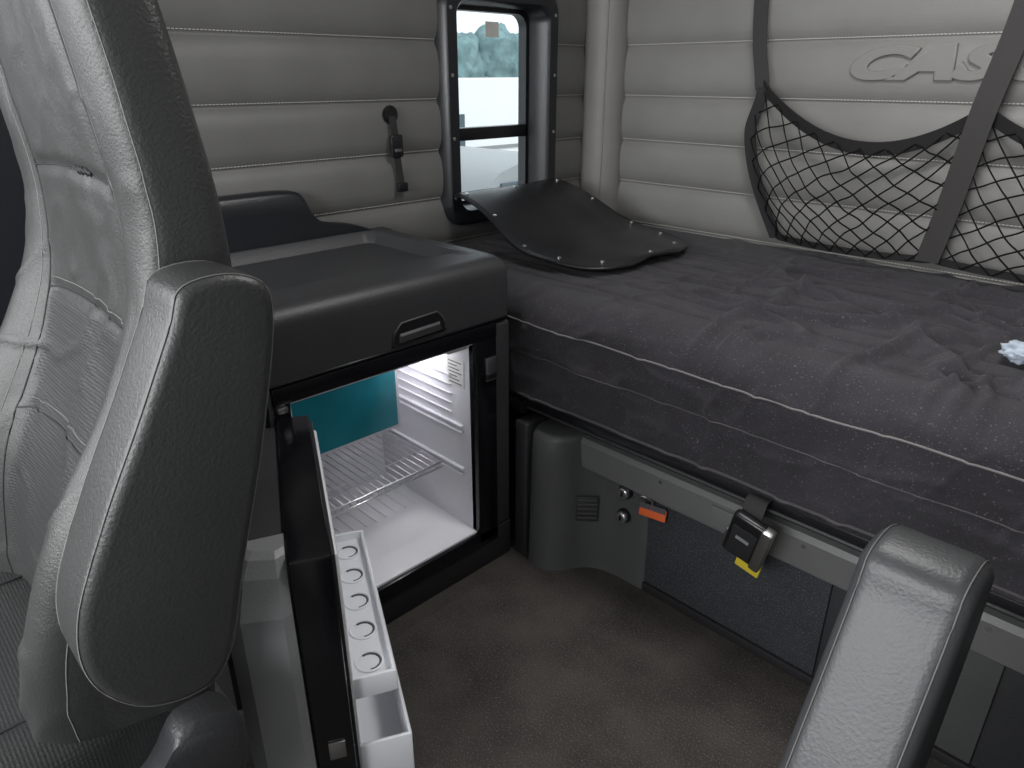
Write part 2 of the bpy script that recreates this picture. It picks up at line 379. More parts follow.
box('freezer_door_frame', -1.615, -1.602, 0.668, 1.105, 0.478, 0.705, 'white', C, 0.004)
box('freezer_door', -1.604, -1.596, 0.675, 1.093, 0.490, 0.695, 'teal', C, 0.003)
box('label_sheet', -1.515, -1.44, 1.2205, 1.2218, 0.615, 0.70, 'label', C, 0)
for k in range(7):
    box('label_print', -1.508, -1.45-0.01*(k % 3), 1.2198, 1.2206, 0.622+0.011*k, 0.625+0.011*k, 'ink', C, 0)
box('control_knob_plate', -1.53, -1.42, 1.15, 1.22, 0.745, 0.763, 'label', C, 0.003)
box('warning_label', -1.50, -1.42, 0.98, 1.10, 0.7605, 0.7612, 'orange', C, 0)
L = []
RX0, RX1, RY0, RY1, RZ = -1.87, -1.545, 0.685, 1.207, 0.337
L.append([(RX0, RY0, RZ), (RX1, RY0, RZ), (RX1, RY1, RZ), (RX0, RY1, RZ), (RX0, RY0, RZ)])
L.append([(RX1, RY0, RZ-0.018), (RX1, RY1, RZ-0.018)])
tubes('wire_rack_frame', L, 0.0038, 'chrome', C)
L = [[(RX0, RY0+(RY1-RY0)*k/22, RZ+0.003), (RX1-0.004, RY0+(RY1-RY0)*k/22, RZ+0.003), (RX1, RY0+(RY1-RY0)*k/22, RZ-0.018)] for k in range(1, 22)]
L += [[(RX0+(RX1-RX0)*t, RY0, RZ), (RX0+(RX1-RX0)*t, RY1, RZ)] for t in (0.35, 0.7)]
tubes('wire_rack_bars', L, 0.0021, 'chrome', C)
for k in range(13):
    yy = 0.72+0.46*k/12
    box('floor_rib', -1.88, -1.66, yy-0.003, yy+0.003, 0.140, 0.146, 'white', C, 0.002)
# cabinet top (moulded tray)
def xyl(x0, x1, y0, y1, r, z): return [(a, b, z) for a, b in rrect(x0, x1, y0, y1, r, 8)]
CT0, CXT = 0.42, -1.945
top = [xyl(CXT, CX1-0.01, CT0, CY1-0.01, 0.03, 0.812), xyl(CXT, CX1+0.004, CT0, CY1+0.004, 0.035, 0.818), xyl(CXT, CX1+0.006, CT0, CY1+0.005, 0.04, 0.915)]
for k in range(7):
    a = math.pi/2*k/6; s = 0.045
    top.append(xyl(CXT, CX1+0.006-s*(1-math.cos(a)), CT0, CY1+0.005-s*(1-math.cos(a)), 0.045, 0.95+s*math.sin(a)))
top += [xyl(-1.93, -1.50, 0.46, 1.27, 0.04, 1.0), xyl(-1.925, -1.505, 0.465, 1.265, 0.04, 0.996), xyl(-1.91, -1.52, 0.48, 1.25, 0.03, 0.966)]
loft('moulded_top', top, 'plastic', C, ang=40)
box('top_back_strip', CX0, CXT+0.005, 0.61, CY1, 0.81, 0.99, 'plastic', C, 0.006)
pp = crom([(0.62, 1.0, 0), (0.625, 1.12, 0), (0.66, 1.145, 0), (0.80, 1.145, 0), (1.00, 1.143, 0), (1.055, 1.125, 0), (1.08, 1.075, 0), (1.12, 1.04, 0), (1.22, 1.02, 0), (1.30, 0.99, 0)], 6)
loft('back_lip', [[(-1.993, p.x, p.y) for p in pp], [(-1.955, p.x, p.y) for p in pp], [(-1.945, p.x*0.995+0.004, 0.99+(p.y-0.99)*0.93) for p in pp]], 'plastic_blk', C, ang=50)
hp = [(0.945, 0.834), (1.115, 0.840), (1.108, 0.872), (1.088, 0.893), (0.975, 0.888), (0.952, 0.866)]
loft('fascia_handle', [[(CX1+0.004, a, b) for a, b in hp], [(CX1+0.0085, a*0.985+0.0155, b*0.99+0.0087) for a, b in hp]], 'black', C, ang=30)
tube('fascia_handle_rim', [(CX1+0.0075, a, b) for a, b in hp], 0.0026, 'plastic_mid', C, 3, True)
loft('fascia_handle_grip', [[(CX1+0.006, a, b) for a, b in ((0.962, 0.838), (1.100, 0.843), (1.096, 0.868), (0.966, 0.864))], [(CX1+0.014, a, b) for a, b in ((0.964, 0.839), (1.098, 0.844), (1.092, 0.860), (0.970, 0.856))]], 'plastic', C)
tube('fascia_seam', [(CX1+0.004, 0.43, 0.822), (CX1+0.004, 1.34, 0.822)], 0.003, 'black', C)
box('latch_plate', CX1+0.002, CX1+0.012, 1.255, 1.30, 0.645, 0.715, 'steel', C, 0.003)
box('latch_catch', CX1+0.010, CX1+0.022, 1.245, 1.285, 0.655, 0.672, 'black', C, 0.003)
box('hinge_block', CX1+0.002, CX1+0.014, 0.625, 0.65, 0.755, 0.77, 'steel', C, 0.003)
# open door
D = root('refrigerator_door', (-1.375, 0.66, 0.1))
DM = Matrix.Translation((-1.375, 0.655, 0)) @ Matrix.Rotation(math.radians(-26), 4, 'Z')
box('inner_frame', 0.0, 0.545, -0.035, 0.036, 0.10, 0.745, 'gloss', D, 0.006, 2, DM)
box('outer_panel', 0.015, 0.475, -0.135, -0.03, 0.10, 0.735, 'plastic', D, 0.012, 3, DM)  # dark plastic puts the hinge-side shade into the colour
og = [(0.47, -0.035), (0.555, -0.035), (0.565, -0.05), (0.555, -0.115), (0.53, -0.14), (0.475, -0.14)]
def dl(z, s=0): return [(x-s*(x > 0.5)*0.9, y+s*0.6*(y < -0.05), z) for x, y in og]
loft('door_edge_bezel', [dl(0.10, 0.01), dl(0.11), dl(0.655), dl(0.72, 0.022), dl(0.745, 0.040), dl(0.752, 0.055)], 'plastic_lt', D, mtx=DM, ang=12)
box('door_liner', 0.03, 0.51, 0.034, 0.048, 0.13, 0.72, 'white', D, 0.006, 2, DM)
box('gasket', 0.012, 0.53, 0.032, 0.042, 0.115, 0.735, 'blackmatte', D, 0.004, 2, DM)
box('door_bracket', 0.545, 0.549, -0.01, 0.02, 0.30, 0.34, 'steel', D, 0.001, 2, DM)
box('egg_tray', 0.04, 0.50, 0.045, 0.125, 0.405, 0.415, 'whitesh', D, 0.003, 2, DM)
box('egg_tray_rim', 0.04, 0.50, 0.120, 0.128, 0.385, 0.435, 'whitesh', D, 0.003, 2, DM)
box('egg_tray_end', 0.034, 0.042, 0.045, 0.128, 0.385, 0.435, 'whitesh', D, 0.003, 2, DM)
box('egg_tray_end', 0.498, 0.506, 0.045, 0.128, 0.385, 0.435, 'whitesh', D, 0.003, 2, DM)
for k in range(5):
    cx = 0.09+0.09*k
    tube('egg_cup', [(cx+0.026*math.cos(t*math.pi/12), 0.084+0.026*math.sin(t*math.pi/12), 0.416) for t in range(24)], 0.003, 'whitesh', D, 4, True, DM)
    tube('egg_cup_shade', [(cx+0.021*math.cos(t*math.pi/12), 0.084+0.021*math.sin(t*math.pi/12), 0.4155) for t in range(15)], 0.0022, 'plastic_mid', D, 4, False, DM)
box('bottle_bin_floor', 0.04, 0.51, 0.045, 0.145, 0.15, 0.158, 'whitesh', D, 0.003, 2, DM)
box('bottle_bin_front', 0.04, 0.51, 0.140, 0.147, 0.15, 0.27, 'whitesh', D, 0.003, 2, DM)
box('bottle_bin_end', 0.503, 0.511, 0.045, 0.145, 0.15, 0.27, 'whitesh', D, 0.003, 2, DM)
box('bottle_bin_end', 0.036, 0.043, 0.045, 0.145, 0.15, 0.27, 'whitesh', D, 0.003, 2, DM)

# ---------------------------------------------------------------- bunk base
B = root('bunk_base', (-0.4, 1.9, 0))
box('platform', -1.37, XR-0.02, 1.43, 2.43, 0.50, 0.545, 'black', B, 0.004)
box('platform_head', -1.99, -1.37, 1.39, 2.43, 0.50, 0.545, 'black', B, 0.004)
box('rail_upper', -1.375, XR-0.02, 1.415, 1.45, 0.515, 0.545, 'black', B, 0.005)
tube('rail_edge', [(-1.37, 1.414, 0.517), (XR-0.03, 1.414, 0.517)], 0.004, 'plastic_mid', B)
box('recess_strip', -1.37, XR-0.02, 1.47, 1.50, 0.44, 0.52, 'blackmatte', B, 0.002)
lp = [(1.49, 0.475), (1.452, 0.470), (1.445, 0.455), (1.455, 0.37), (1.47, 0.358), (1.52, 0.350), (1.54, 0.40)]
loft('ledge_strip', [[(x, a, b) for a, b in lp] for x in (-1.18, -0.9, -0.5, 0, XR-0.02)], 'plastic_led', B, ang=25)
box('lower_panel', -1.06, XR-0.02, 1.522, 1.55, 0.0, 0.37, 'plastic', B, 0.003)
box('toe_strip', -0.97, XR-0.02, 1.508, 1.53, 0.0, 0.03, 'blackmatte', B, 0.004)
pl = crom([(-1.325, 1.46, 0), (-1.322, 1.375, 0), (-1.29, 1.358, 0), (-1.24, 1.366, 0), (-1.205, 1.40, 0), (-1.175, 1.452, 0), (-1.13, 1.492, 0), (-1.06, 1.508, 0), (-0.975, 1.512, 0), (-0.972, 1.54, 0)], 6)
lps = []
for z, off in ((0, 0.0), (0.02, 0.004), (0.35, 0.012), (0.40, 0.012), (0.452, 0.016), (0.468, 0.024), (0.474, 0.04)):
    L2 = [(p.x, p.y+off, z) for p in pl]+[(-0.972, 1.60, z), (-1.325, 1.60, z)]
    lps.append(L2)
loft('moulded_corner', lps, 'plastic_mid', B, ang=50)
box('side_post', -1.385, -1.333, 1.372, 1.46, 0.0, 0.485, 'plastic', B, 0.008, 3)
box('carpet_panel', -0.965, -0.44, 1.512, 1.524, 0.035, 0.345, 'carpet', B, 0.003)
box('carpet_panel_right', -0.40, -0.08, 1.512, 1.524, 0.035, 0.345, 'plastic_mid', B, 0.003)
VM = Matrix.Translation((-1.158, 1.462, 0.225)) @ Matrix.Rotation(math.radians(43), 4, 'Z')
box('vent_grille', -0.035, 0.035, -0.001, 0.006, -0.045, 0.045, 'plastic', B, 0.003, 2, VM)
for k in range(5):
    box('vent_louvre', -0.03, 0.03, -0.003, 0.0, -0.033+k*0.016, -0.029+k*0.016, 'plastic_mid', B, 0.001, 1, VM)
for zz_ in (0.312, 0.228):
    cyl('latch_bezel', (-1.055, 1.512, zz_), (0, 1, 0), 0.023, 0.014, 'black', B, 24, bev=0.003)
    cyl('latch_cylinder', (-1.055, 1.503, zz_), (0, 1, 0), 0.018, 0.022, 'chrome', B, 24, bev=0.004)
    box('latch_slot', -1.058, -1.052, 1.490, 1.4925, zz_-0.008, zz_+0.008, 'black', B, 0)
TG = Matrix.Translation((-0.945, 1.495, 0.30)) @ Matrix.Rotation(math.radians(-8), 4, 'Y') @ Matrix.Rotation(math.radians(-20), 4, 'X')
box('pull_tag', -0.045, 0.045, -0.003, 0.003, -0.018, 0.016, 'orange', B, 0.002, 2, TG)
box('pull_tag_print', -0.043, 0.043, -0.005, -0.003, 0.004, 0.020, 'ink', B, 0.0, 2, TG)
tube('pull_tag_loop', crom([(-0.975, 1.5, 0.315), (-0.985, 1.48, 0.34), (-0.965, 1.475, 0.352), (-0.945, 1.49, 0.335), (-0.955, 1.49, 0.312)], 5), 0.003, 'chrome', B)
for x in (-0.70, -0.30, 0.1):
    box('ledge_cover', x-0.04, x+0.04, 1.440, 1.452, 0.385, 0.445, 'plastic_led', B, 0.004)
for x in (-0.9, -0.5, -0.12):
    cyl('ledge_screw', (x, 1.449, 0.44), (0, 1, 0), 0.006, 0.006, 'steel', B, 12)

# ---------------------------------------------------------------- restraint buckle
R = root('seat_belt_buckle', (-0.6, 1.41, 0.46))
ribbon('webbing', crom([(-0.60, 1.412, 0.549), (-0.60, 1.385, 0.546), (-0.598, 1.368, 0.525), (-0.60, 1.365, 0.505)], 5), 0.052, (1, 0, 0), 'web', R, 0.004)
RM = Matrix.Translation((-0.600, 1.358, 0.458)) @ Matrix.Rotation(math.radians(12), 4, 'X') @ Matrix.Rotation(math.radians(14), 4, 'Y') @ Matrix.Diagonal((1.4, 1, 1.3, 1))
box('buckle_body', -0.032, 0.032, -0.012, 0.014, -0.055, 0.05, 'black', R, 0.008, 3, RM)
box('buckle_face', -0.036, 0.036, -0.004, 0.012, -0.06, -0.005, 'steel', R, 0.004, 2, RM)
box('tongue_plate', -0.024, 0.020, -0.016, -0.012, -0.045, 0.028, 'blackmatte', R, 0.002, 2, RM)
box('tongue_label', -0.014, 0.010, -0.0165, -0.0158, -0.002, 0.006, 'plastic_lt', R, 0.0, 2, RM)
box('metal_frame', 0.022, 0.040, -0.017, 0.012, -0.055, 0.05, 'steel', R, 0.003, 2, RM)
box('warning_tag', -0.005, 0.04, 0.012, 0.016, -0.095, -0.05, 'yellow', R, 0.002, 2, RM)

# ---------------------------------------------------------------- mattress
MX0, MX1, MYF, MYB, MZ0, MZ1 = -1.985, XR-0.03, 1.40, 2.445, 0.555, 0.885
prf = []
for k in range(24): prf.append((MYF-0.004*math.sin(math.pi*k/24), MZ0+0.005+(0.805-MZ0)*k/24, 0.25))
for k in range(1, 12):
    a = math.pi/2*k/12
    prf.append((MYF+0.11*(1-math.cos(a)), 0.80+(MZ1-0.80)*math.sin(a), 0.3+0.5*k/12))
for k in range(170): prf.append((MYF+0.11+(MYB-MYF-0.11)*k/169, MZ1+0.0, 1.0))
nx = 440; V = []; F = []
def ridge(q, w):
    q = abs(q)/w
    return (1-q)**2*(1+2*q) if q < 1 else 0
def fold(x, y):
    w = 0
    bk = 1-sst(2.15, 2.40, y)
    m1 = sst(-1.3, -0.75, x)*(0.3+0.7*bk)
    wx = x+0.08*nz(x*3, y*3, 8); wy = y+0.08*nz(x*3, y*3, 18)
    w += 0.027*m1*ridge(nz(wx*3.0+wy*1.6, wy*4.6-wx*2.2, 1.7), 0.14)*(0.4+0.6*sst(-.3, .3, nz(x*2, y*2, 30)))
    w += 0.022*m1*ridge(nz(wx*5-wy*3, wy*3+wx*5, 5.1), 0.12)*(sst(-.2, .4, nz(x*2.5, y*2.5, 31)))
    w += 0.019*m1*ridge(nz(wx*2.0+wy*6, wy*2.2-wx, 9.3), 0.11)
    w += 0.006*ridge(nz(wx*2.0+wy*2, wy*5.2-wx, 12.3), 0.12)
    yq = (y-MYF+0.012*nz(x*2, y*2, 4))/0.085; fr = abs(yq-round(yq))
    w -= 0.0065*(1-sst(0.0, 0.18, fr))*bk
    return w+0.006*nz(x*3.5, y*4.5, 2)*(0.3+0.7*bk)
def frontd(x, z):
    return 0.007*nz(x*5, z*10, 4)+0.004*nz(x*2+z*9, z*4, 7)+0.007*ridge(nz(x*3.5+z*5, z*9-x*1.5, 6), 0.11)+0.005*ridge(nz(x*6-z*6, z*6+x*2, 16), 0.11)
for i in range(nx+1):
    x = MX0+(MX1-MX0)*i/nx
    for (y, z, tg) in prf:
        e = min(1, min(i, nx-i)/8)
        if tg >= 1:
            zz_ = z+fold(x, y)-0.006*(1-sst(MYF+0.11, MYF+0.3, y)); yy = y
        else:
            d = frontd(x, z)
            k = tg if tg > 0.25 else 0
            zz_ = z+fold(x, MYF+0.11)*k-0.006*k; yy = y-d*(1-k)
        V.append((x, yy, zz_-0.03*(1-math.sqrt(max(0, 1-(1-e)**2)))*(tg > 0.3)))
n = len(prf)
for i in range(nx):
    for j in range(n-1): F.append((i*n+j, (i+1)*n+j, (i+1)*n+j+1, i*n+j+1))
bI = len(V)
for i in (0, nx):
    V.append((MX0+(MX1-MX0)*i/nx, MYB, MZ0)); V.append((MX0+(MX1-MX0)*i/nx, MYF, MZ0))
F.append((bI, bI+1, bI+3, bI+2))
F.append(tuple([bI+1]+[j for j in range(n)]+[bI])); F.append(tuple([bI+3]+[nx*n+j for j in range(n)]+[bI+2]))
mt = root('mattress', (-0.6, 1.9, 0.7))
mk('fitted_sheet', V, F, 'sheet', mt)
def sfl(z0, amp, sd, x0=MX0+0.01):
    out = []
    for i in range(241):
        x = x0+(MX1-0.01-x0)*i/240; z = z0+amp*nz(x*5, sd); out.append((x, MYF-0.004*math.sin(math.pi*(z-MZ0)/(0.805-MZ0))-frontd(x, z)-0.001, z))
    return out
tube('piping', sfl(0.795, 0.005, 5), 0.0026, 'pipe', mt)
tube('lower_seam', sfl(0.70, 0.004, 9, -1.4), 0.0016, 'pipe2', mt)
tube('bottom_piping', sfl(0.568, 0.002, 2, -1.38), 0.004, 'pipe2', mt)

# ---------------------------------------------------------------- window cover lying on mattress
FC = root('window_cover_panel', (-1.65, 1.9, 0.92))
nu, nv = 48, 40
def flap(u, v):
    x = -1.935+0.65*u
    yc = 1.885+0.02*sst(0, .3, u)+0.02*math.sin(u*3); hw = 0.26+0.05*sst(0.05, 0.55, u)
    if u > 0.55:
        t = (u-0.55)/0.45; hw *= 0.42+0.58*math.sqrt(max(0.0, 1-t**3.0))
    y = yc+hw*v
    z = 0.912+0.155*(1-sst(0.0, 0.62, u))+0.008*math.cos(v*2.2)*sst(0, .3, u)+0.006*nz(u*3, v*2)
    z += 0.012*sst(0.35, 0.6, u)*(1-sst(0.6, 0.9, u))
    return Vector((x, y, z))
V = []; F = []
for i in range(nu+1):
    for j in range(nv+1): V.append(flap(i/nu, -1+2*j/nv))
for i in range(nu):
    for j in range(nv): F.append((i*(nv+1)+j, (i+1)*(nv+1)+j, (i+1)*(nv+1)+j+1, i*(nv+1)+j+1))
fo = mk('vinyl_sheet', V, F, 'flap', FC)
sm = fo.modifiers.new('sol', 'SOLIDIFY'); sm.thickness = 0.008; sm.offset = 1
edge = [flap(0, -1+2*j/20) for j in range(21)]+[flap(i/30, 1) for i in range(1, 31)]+[flap(1, 1-2*j/10) for j in range(1, 11)]+[flap(1-i/30, -1) for i in range(1, 30)]
tube('edge_binding', [p+Vector((0, 0, 0.003)) for p in edge], 0.006, 'flap', FC, 4, True)
for (u, v) in [(0.04, -.9), (0.04, 0), (0.04, .9), (.25, -.93), (.25, .93), (.5, -.93), (.5, .93), (.72, -.9), (.72, .9), (.9, -.75), (.9, .75), (.965, 0)]:
    cyl('snap_button', flap(u, v)+Vector((0.002, 0, 0.010)), (0.2, 0, 1), 0.007, 0.005, 'chrome', FC, 14, bev=0.0015)

# ---------------------------------------------------------------- cargo net
N = root('cargo_net', (-0.6, 2.35, 1.2))
def netpanel(name, XA, XB, mirror=False, nA=9, nB=6):
    def lerp(a, b, t): return a+(b-a)*t
    def topz(u):
        if not mirror: return 1.415*(1-u)+1.35*u-0.56*u*(1-u)*(1.0+0.3*(u-0.5))*0.95
        return 1.35*(1-u)+1.40*u-0.50*u*(1-u)
    def P(u, v):
        xl, xr = XA(v), XB(v)
        z0 = 0.925; z1 = topz(u)
        z = lerp(z0, z1, v); x = lerp(xl, xr, u)
        bul = 0.11*math.sin(math.pi*u)**0.7*(0.45+0.55*math.sin(math.pi*min(1, v*0.9+0.1)))
        return Vector((x, 2.435-0.02-bul, z))
    L = []
    for s in (1, -1):
        for c in range(-nB*2, nA+nB*2+1):
            pts = []
            for k in range(0, 81):
                v = k/80; u = (c - s*v*nB)/nA
                if 0 <= u <= 1:
                    pts.append(P(u, v)+Vector((0.006*nz(c*1.3, k*0.1, s), 0.004*nz(c*3.1, k*0.2, s), 0.010*nz(c*1.7, k*0.10, s*4)*sst(0, .15, v))))
            if len(pts) > 2: L.append(pts)
    tubes('netting_'+name, L, 0.0025, 'cord', N, 2)
    topc = [P(k/40, 1.0) for k in range(41)]
    dirs = [Vector((0, -0.35, 1)) for _ in topc]
    ribbon('hem_top_'+name, topc, 0.042, dirs, 'web', N, 0.004)
    ribbon('hem_bottom_'+name, [P(k/40, 0.0)+Vector((0, 0, 0.008)) for k in range(41)], 0.022, (0, -0.2, 1), 'web', N, 0.004)
    return P
PL = netpanel('main', lambda v: -1.13-0.15*math.sin(min(1, v*1.25)*math.pi/2)+0.03*sst(.7, 1, v), lambda v: -0.635+0.045*v)
PR = netpanel('end', lambda v: -0.615+0.045*v, lambda v: 0.10+0.05*v, True)
ribbon('hem_side', [PL(0, k/30)+Vector((0, -0.004, 0)) for k in range(31)], 0.042, (1, 0, 0.15), 'web', N, 0.004)
ribbon('strap_hanging', crom([(-1.32, 2.435, 2.25), (-1.305, 2.43, 1.66), (-1.262, 2.415, 1.44), (-1.25, 2.41, 1.40)], 8), 0.05, (1, 0, 0), 'web2', N, 0.003)
ribbon('strap_hanging', crom([(-0.51, 2.42, 2.25), (-0.54, 2.40, 1.66), (-0.58, 2.385, 1.36), (-0.61, 2.39, 1.1), (-0.635, 2.39, 0.93)], 8), 0.066, (1, 0, 0), 'web2', N, 0.004)
ribbon('strap_hanging', crom([(0.14, 2.435, 2.25), (0.145, 2.43, 1.66), (0.15, 2.41, 1.40), (0.12, 2.41, 0.93)], 8), 0.05, (1, 0, 0), 'web2', N, 0.003)

# ---------------------------------------------------------------- seats
LV = [  # h, W, F, R, B
    (0.60, 0.235, 0.10, 0.25, 0.05), (0.70, 0.255, 0.095, 0.27, 0.075), (0.80, 0.265, 0.11, 0.29, 0.085), (0.90, 0.27, 0.14, 0.31, 0.085),
    (1.00, 0.27, 0.185, 0.335, 0.075), (1.10, 0.265, 0.225, 0.35, 0.045), (1.20, 0.26, 0.250, 0.362, 0.02), (1.30, 0.255, 0.257, 0.362, 0.008),
    (1.42, 0.245, 0.248, 0.350, 0.004), (1.55, 0.232, 0.235, 0.332, 0.002), (1.68, 0.21, 0.222, 0.31, 0.002), (1.78, 0.185, 0.215, 0.295, 0.0)]
def lv(h):
    if h <= LV[0][0]: return LV[0][1:]
    if h >= LV[-1][0]: return LV[-1][1:]
    for i in range(len(LV)-1):
        if LV[i][0] <= h <= LV[i+1][0]:
            a, b, c, d = LV[max(i-1, 0)], LV[i], LV[i+1], LV[min(i+2, len(LV)-1)]
            t = (h-b[0])/(c[0]-b[0])
            return tuple(0.5*((2*b[k])+(c[k]-a[k])*t+(2*a[k]-5*b[k]+4*c[k]-d[k])*t*t+(-a[k]+3*b[k]-3*c[k]+d[k])*t**3) for k in range(1, 5))
def frontpt(f, h, endf=1.0):
    Wd, Fr, Rr, Bl = lv(h)
    if f < 0: Wd = Wd*1.14
    bump = Bl*sst(0.5, 0.85, abs(f))
    yf = Fr-bump; mid = (Rr+Fr)/2-bump*0.5
    fac = (1-abs(f)**11)**(1/5)
    wr = 0.005*nz(f*3+7, h*7, 3)*(1 if h < 1.3 else .6)
    wr += 0.005*(1-sst(0, .10, abs(abs(f)-0.62)))
    wr -= 0.004*ridge(nz(f*1.6+h*2, h*8-f*2, 11), 0.12)*(1-0.65*sst(1.15, 1.25, h))
    for hh in (1.15, 1.33): wr += 0.005*math.exp(-((h-hh-0.012*math.cos(f*2.3))/0.009)**2)*(1-sst(.55, .62, abs(f)))
    return Wd*f, mid-(mid-yf)*fac+wr*fac
def build_seat(cx, dy, dh, armside, armoff=0.315, adh=0.0, ady=0.0):
    s = root('truck_seat', (cx, dy+0.1, 0))
    NH = 200; NF = 64
    def sec(h, sc=1.0):
        Wd, Fr, Rr, Bl = lv(h); out = []
        fs = [math.sin(math.pi/2*(-1+2*k/NF)) for k in range(NF+1)]
        for f in fs:
            x, y = frontpt(f, h); out.append((x, y))
        mid0 = (Rr+Fr)/2
        for f in reversed(fs[1:-1]):
            bump = Bl*sst(0.5, 0.85, abs(f)); mid = mid0-bump*0.5
            fac = (1-abs(f)**5)**(1/4); out.append((Wd*f*(1.14 if f < 0 else 1), mid+(Rr-mid)*fac))
        cyy = mid0
        return [(cx+x*sc, dy+cyy+(y-cyy)*sc, h+dh) for x, y in out]
    hs = [0.60+(1.78-0.60)*k/NH for k in range(NH+1)]
    loops = [sec(h) for h in hs]
    for k in range(1, 9):
        a = math.pi/2*k/8; L3 = sec(1.78, max(0.03, math.cos(a)))
        loops.append([(x, y, z+0.06*math.sin(a)) for x, y, z in L3])
    n = len(loops[0]); V = [p for L4 in loops for p in L4]; F = []
    for i in range(len(loops)-1):
        for j in range(n):
            k = (j+1) % n; F.append((i*n+j, i*n+k, (i+1)*n+k, (i+1)*n+j))
    F.append(tuple(range(n))); F.append(tuple((len(loops)-1)*n+j for j in range(n)))
    me = bpy.data.meshes.new('backrest'); me.from_pydata(V, [], F); me.materials.append(M['leather']); me.materials.append(M['leather_perf']); me.materials.append(M['armleather'])
    for idx, p in enumerate(me.polygons):
        p.use_smooth = True
        c = p.center; f = (c.x-cx)/0.26; h = c.z-dh
        if -0.68 < f < 0.6 and c.y-dy < (lv(h)[1]+lv(h)[2])/2 and (0.72 < h < 1.15): p.material_index = 1
        elif c.y-dy > lv(h)[1]+0.012: p.material_index = 2
    bm = bmesh.new(); bm.from_mesh(me); bmesh.ops.recalc_face_normals(bm, faces=bm.faces); bm.to_mesh(me); bm.free()
    o = bpy.data.objects.new('backrest', me); COL.objects.link(o); attach(o, s)
    seams = []
    def fp(f, h, off=0.0003):
        x, y = frontpt(f, h); return (cx+x, dy+y-off, h+dh)
    for f in (-0.62, 0.62): seams.append([fp(f, 0.62+1.14*k/90) for k in range(91)])
    for h in (1.15, 1.33, 0.97): seams.append([fp(-0.62+1.24*k/40, h+0.012*math.cos((-0.62+1.24*k/40)*2.3)) for k in range(41)])
    tubes('backrest_seams', seams, 0.0016, 'blackmatte', s, 2)
    seams = []
    for f in (-0.985, 0.985): seams.append([fp(f, 0.62+1.16*k/120, -0.0005) for k in range(121)])
    for f in (-0.67, 0.67): seams.append([fp(f, 0.62+1.14*k/90, -0.0003) for k in range(91)])
    for h in (1.165, 0.985): seams.append([fp(-0.6+1.2*k/40, h+0.012*math.cos((-0.6+1.2*k/40)*2.3), -0.0002) for k in range(41)])
    tubes('backrest_stitching', seams, 0.0009, 'thread2', s, 2)
    tubes('seam_tear', [[fp(0.15+0.2*k/12, 1.343+0.004*math.sin(k*2.1), 0.001) for k in range(13)]], 0.0035, 'blackmatte', s, 2)
    def csec(y, w, zt, zb, bol):
        out = []
        for k in range(31):
            f = math.sin(math.pi/2*(-1+2*k/30)); fac = (1-abs(f)**6)**(1/6); zm = (zt+zb)/2
            out.append((cx+w*f, y+dy, zm+(zt+bol*sst(.5, .85, abs(f))-zm)*fac+dh))
        for k in range(29, 0, -1):
            f = math.sin(math.pi/2*(-1+2*k/30)); fac = (1-abs(f)**6)**(1/6); zm = (zt+zb)/2
            out.append((cx+w*f, y+dy, zm-(zm-zb)*fac+dh))
        return out
    ls = [csec(0.20, 0.22, 0.655, 0.55, 0), csec(0.16, 0.25, 0.68, 0.53, 0.02), csec(0.05, 0.265, 0.685, 0.52, 0.03), csec(-0.1, 0.27, 0.68, 0.52, 0.035), csec(-0.25, 0.27, 0.685, 0.52, 0.03),
          csec(-0.34, 0.265, 0.68, 0.525, 0.015), csec(-0.39, 0.25, 0.65, 0.54, 0.0), csec(-0.405, 0.23, 0.62, 0.57, 0)]
    loft('cushion', ls, 'leather_perf', s, ang=60)
    tubes('cushion_seams', [[(cx+f*0.27, dy+0.14-0.5*k/20, 0.694+dh+0.012*(abs(f) > .7)) for k in range(21)] for f in (-0.62, 0.62)], 0.003, 'blackmatte', s, 2)
    sp = crom([(0.24, 0.62, 0), (0.22, 0.50, 0), (0.10, 0.42, 0), (-0.30, 0.42, 0), (-0.37, 0.47, 0), (-0.36, 0.54, 0), (-0.1, 0.565, 0), (0.1, 0.60, 0), (0.17, 0.66, 0)], 5, True)
    for sd in (-1, 1):
        loft('side_shield', [[(cx+sd*x, p.x+dy, p.y+dh) for p in sp] for x in (0.235, 0.285)]+[[(cx+sd*0.295, -0.06+(p.x+0.06)*0.95+dy, 0.52+(p.y-0.52)*0.9+dh) for p in sp]], 'plastic', s, ang=50)
    bs = []
    for k in range(13):
        z = 0.08+(0.46+dh-0.08)*k/12; w = 0.21+(0.018 if k % 2 else 0)
        bs.append([(cx+a, dy-0.08+b, z) for a, b in rrect(-w, w, -w, w, 0.06, 5)])
    loft('suspension_bellows', bs, 'blackmatte', s, ang=80)
    box('pedestal', cx-0.24, cx+0.24, dy-0.34, dy+0.18, 0.0, 0.09, 'plastic', s, 0.015)
    ap = crom([(0.225, 1.215, 0), (0.248, 1.258, 0), (0.312, 1.258, 0), (0.340, 1.215, 0), (0.305, 1.06, 0), (0.258, 0.91, 0), (0.225, 0.80, 0), (0.185, 0.765, 0), (0.12, 0.785, 0), (0.078, 0.85, 0), (0.080, 0.93, 0), (0.125, 1.03, 0), (0.18, 1.13, 0)], 6, True)
    cy_, cz_ = sum(p.x for p in ap)/len(ap), sum(p.y for p in ap)/len(ap)
    def inset(d):
        out = []
        nA = len(ap)
        for i, p in enumerate(ap):
            t = (ap[(i+1) % nA]-ap[i-1]).normalized(); nn = Vector((t.y, -t.x, 0))
            if nn.dot(Vector((cy_, cz_, 0))-p) < 0: nn = -nn
            out.append(p+nn*d)
        return out
    x0 = cx+armside*armoff; hw = 0.045 if armside > 0 else 0.054; R2 = 0.014 if armside > 0 else 0.02; lp2 = []
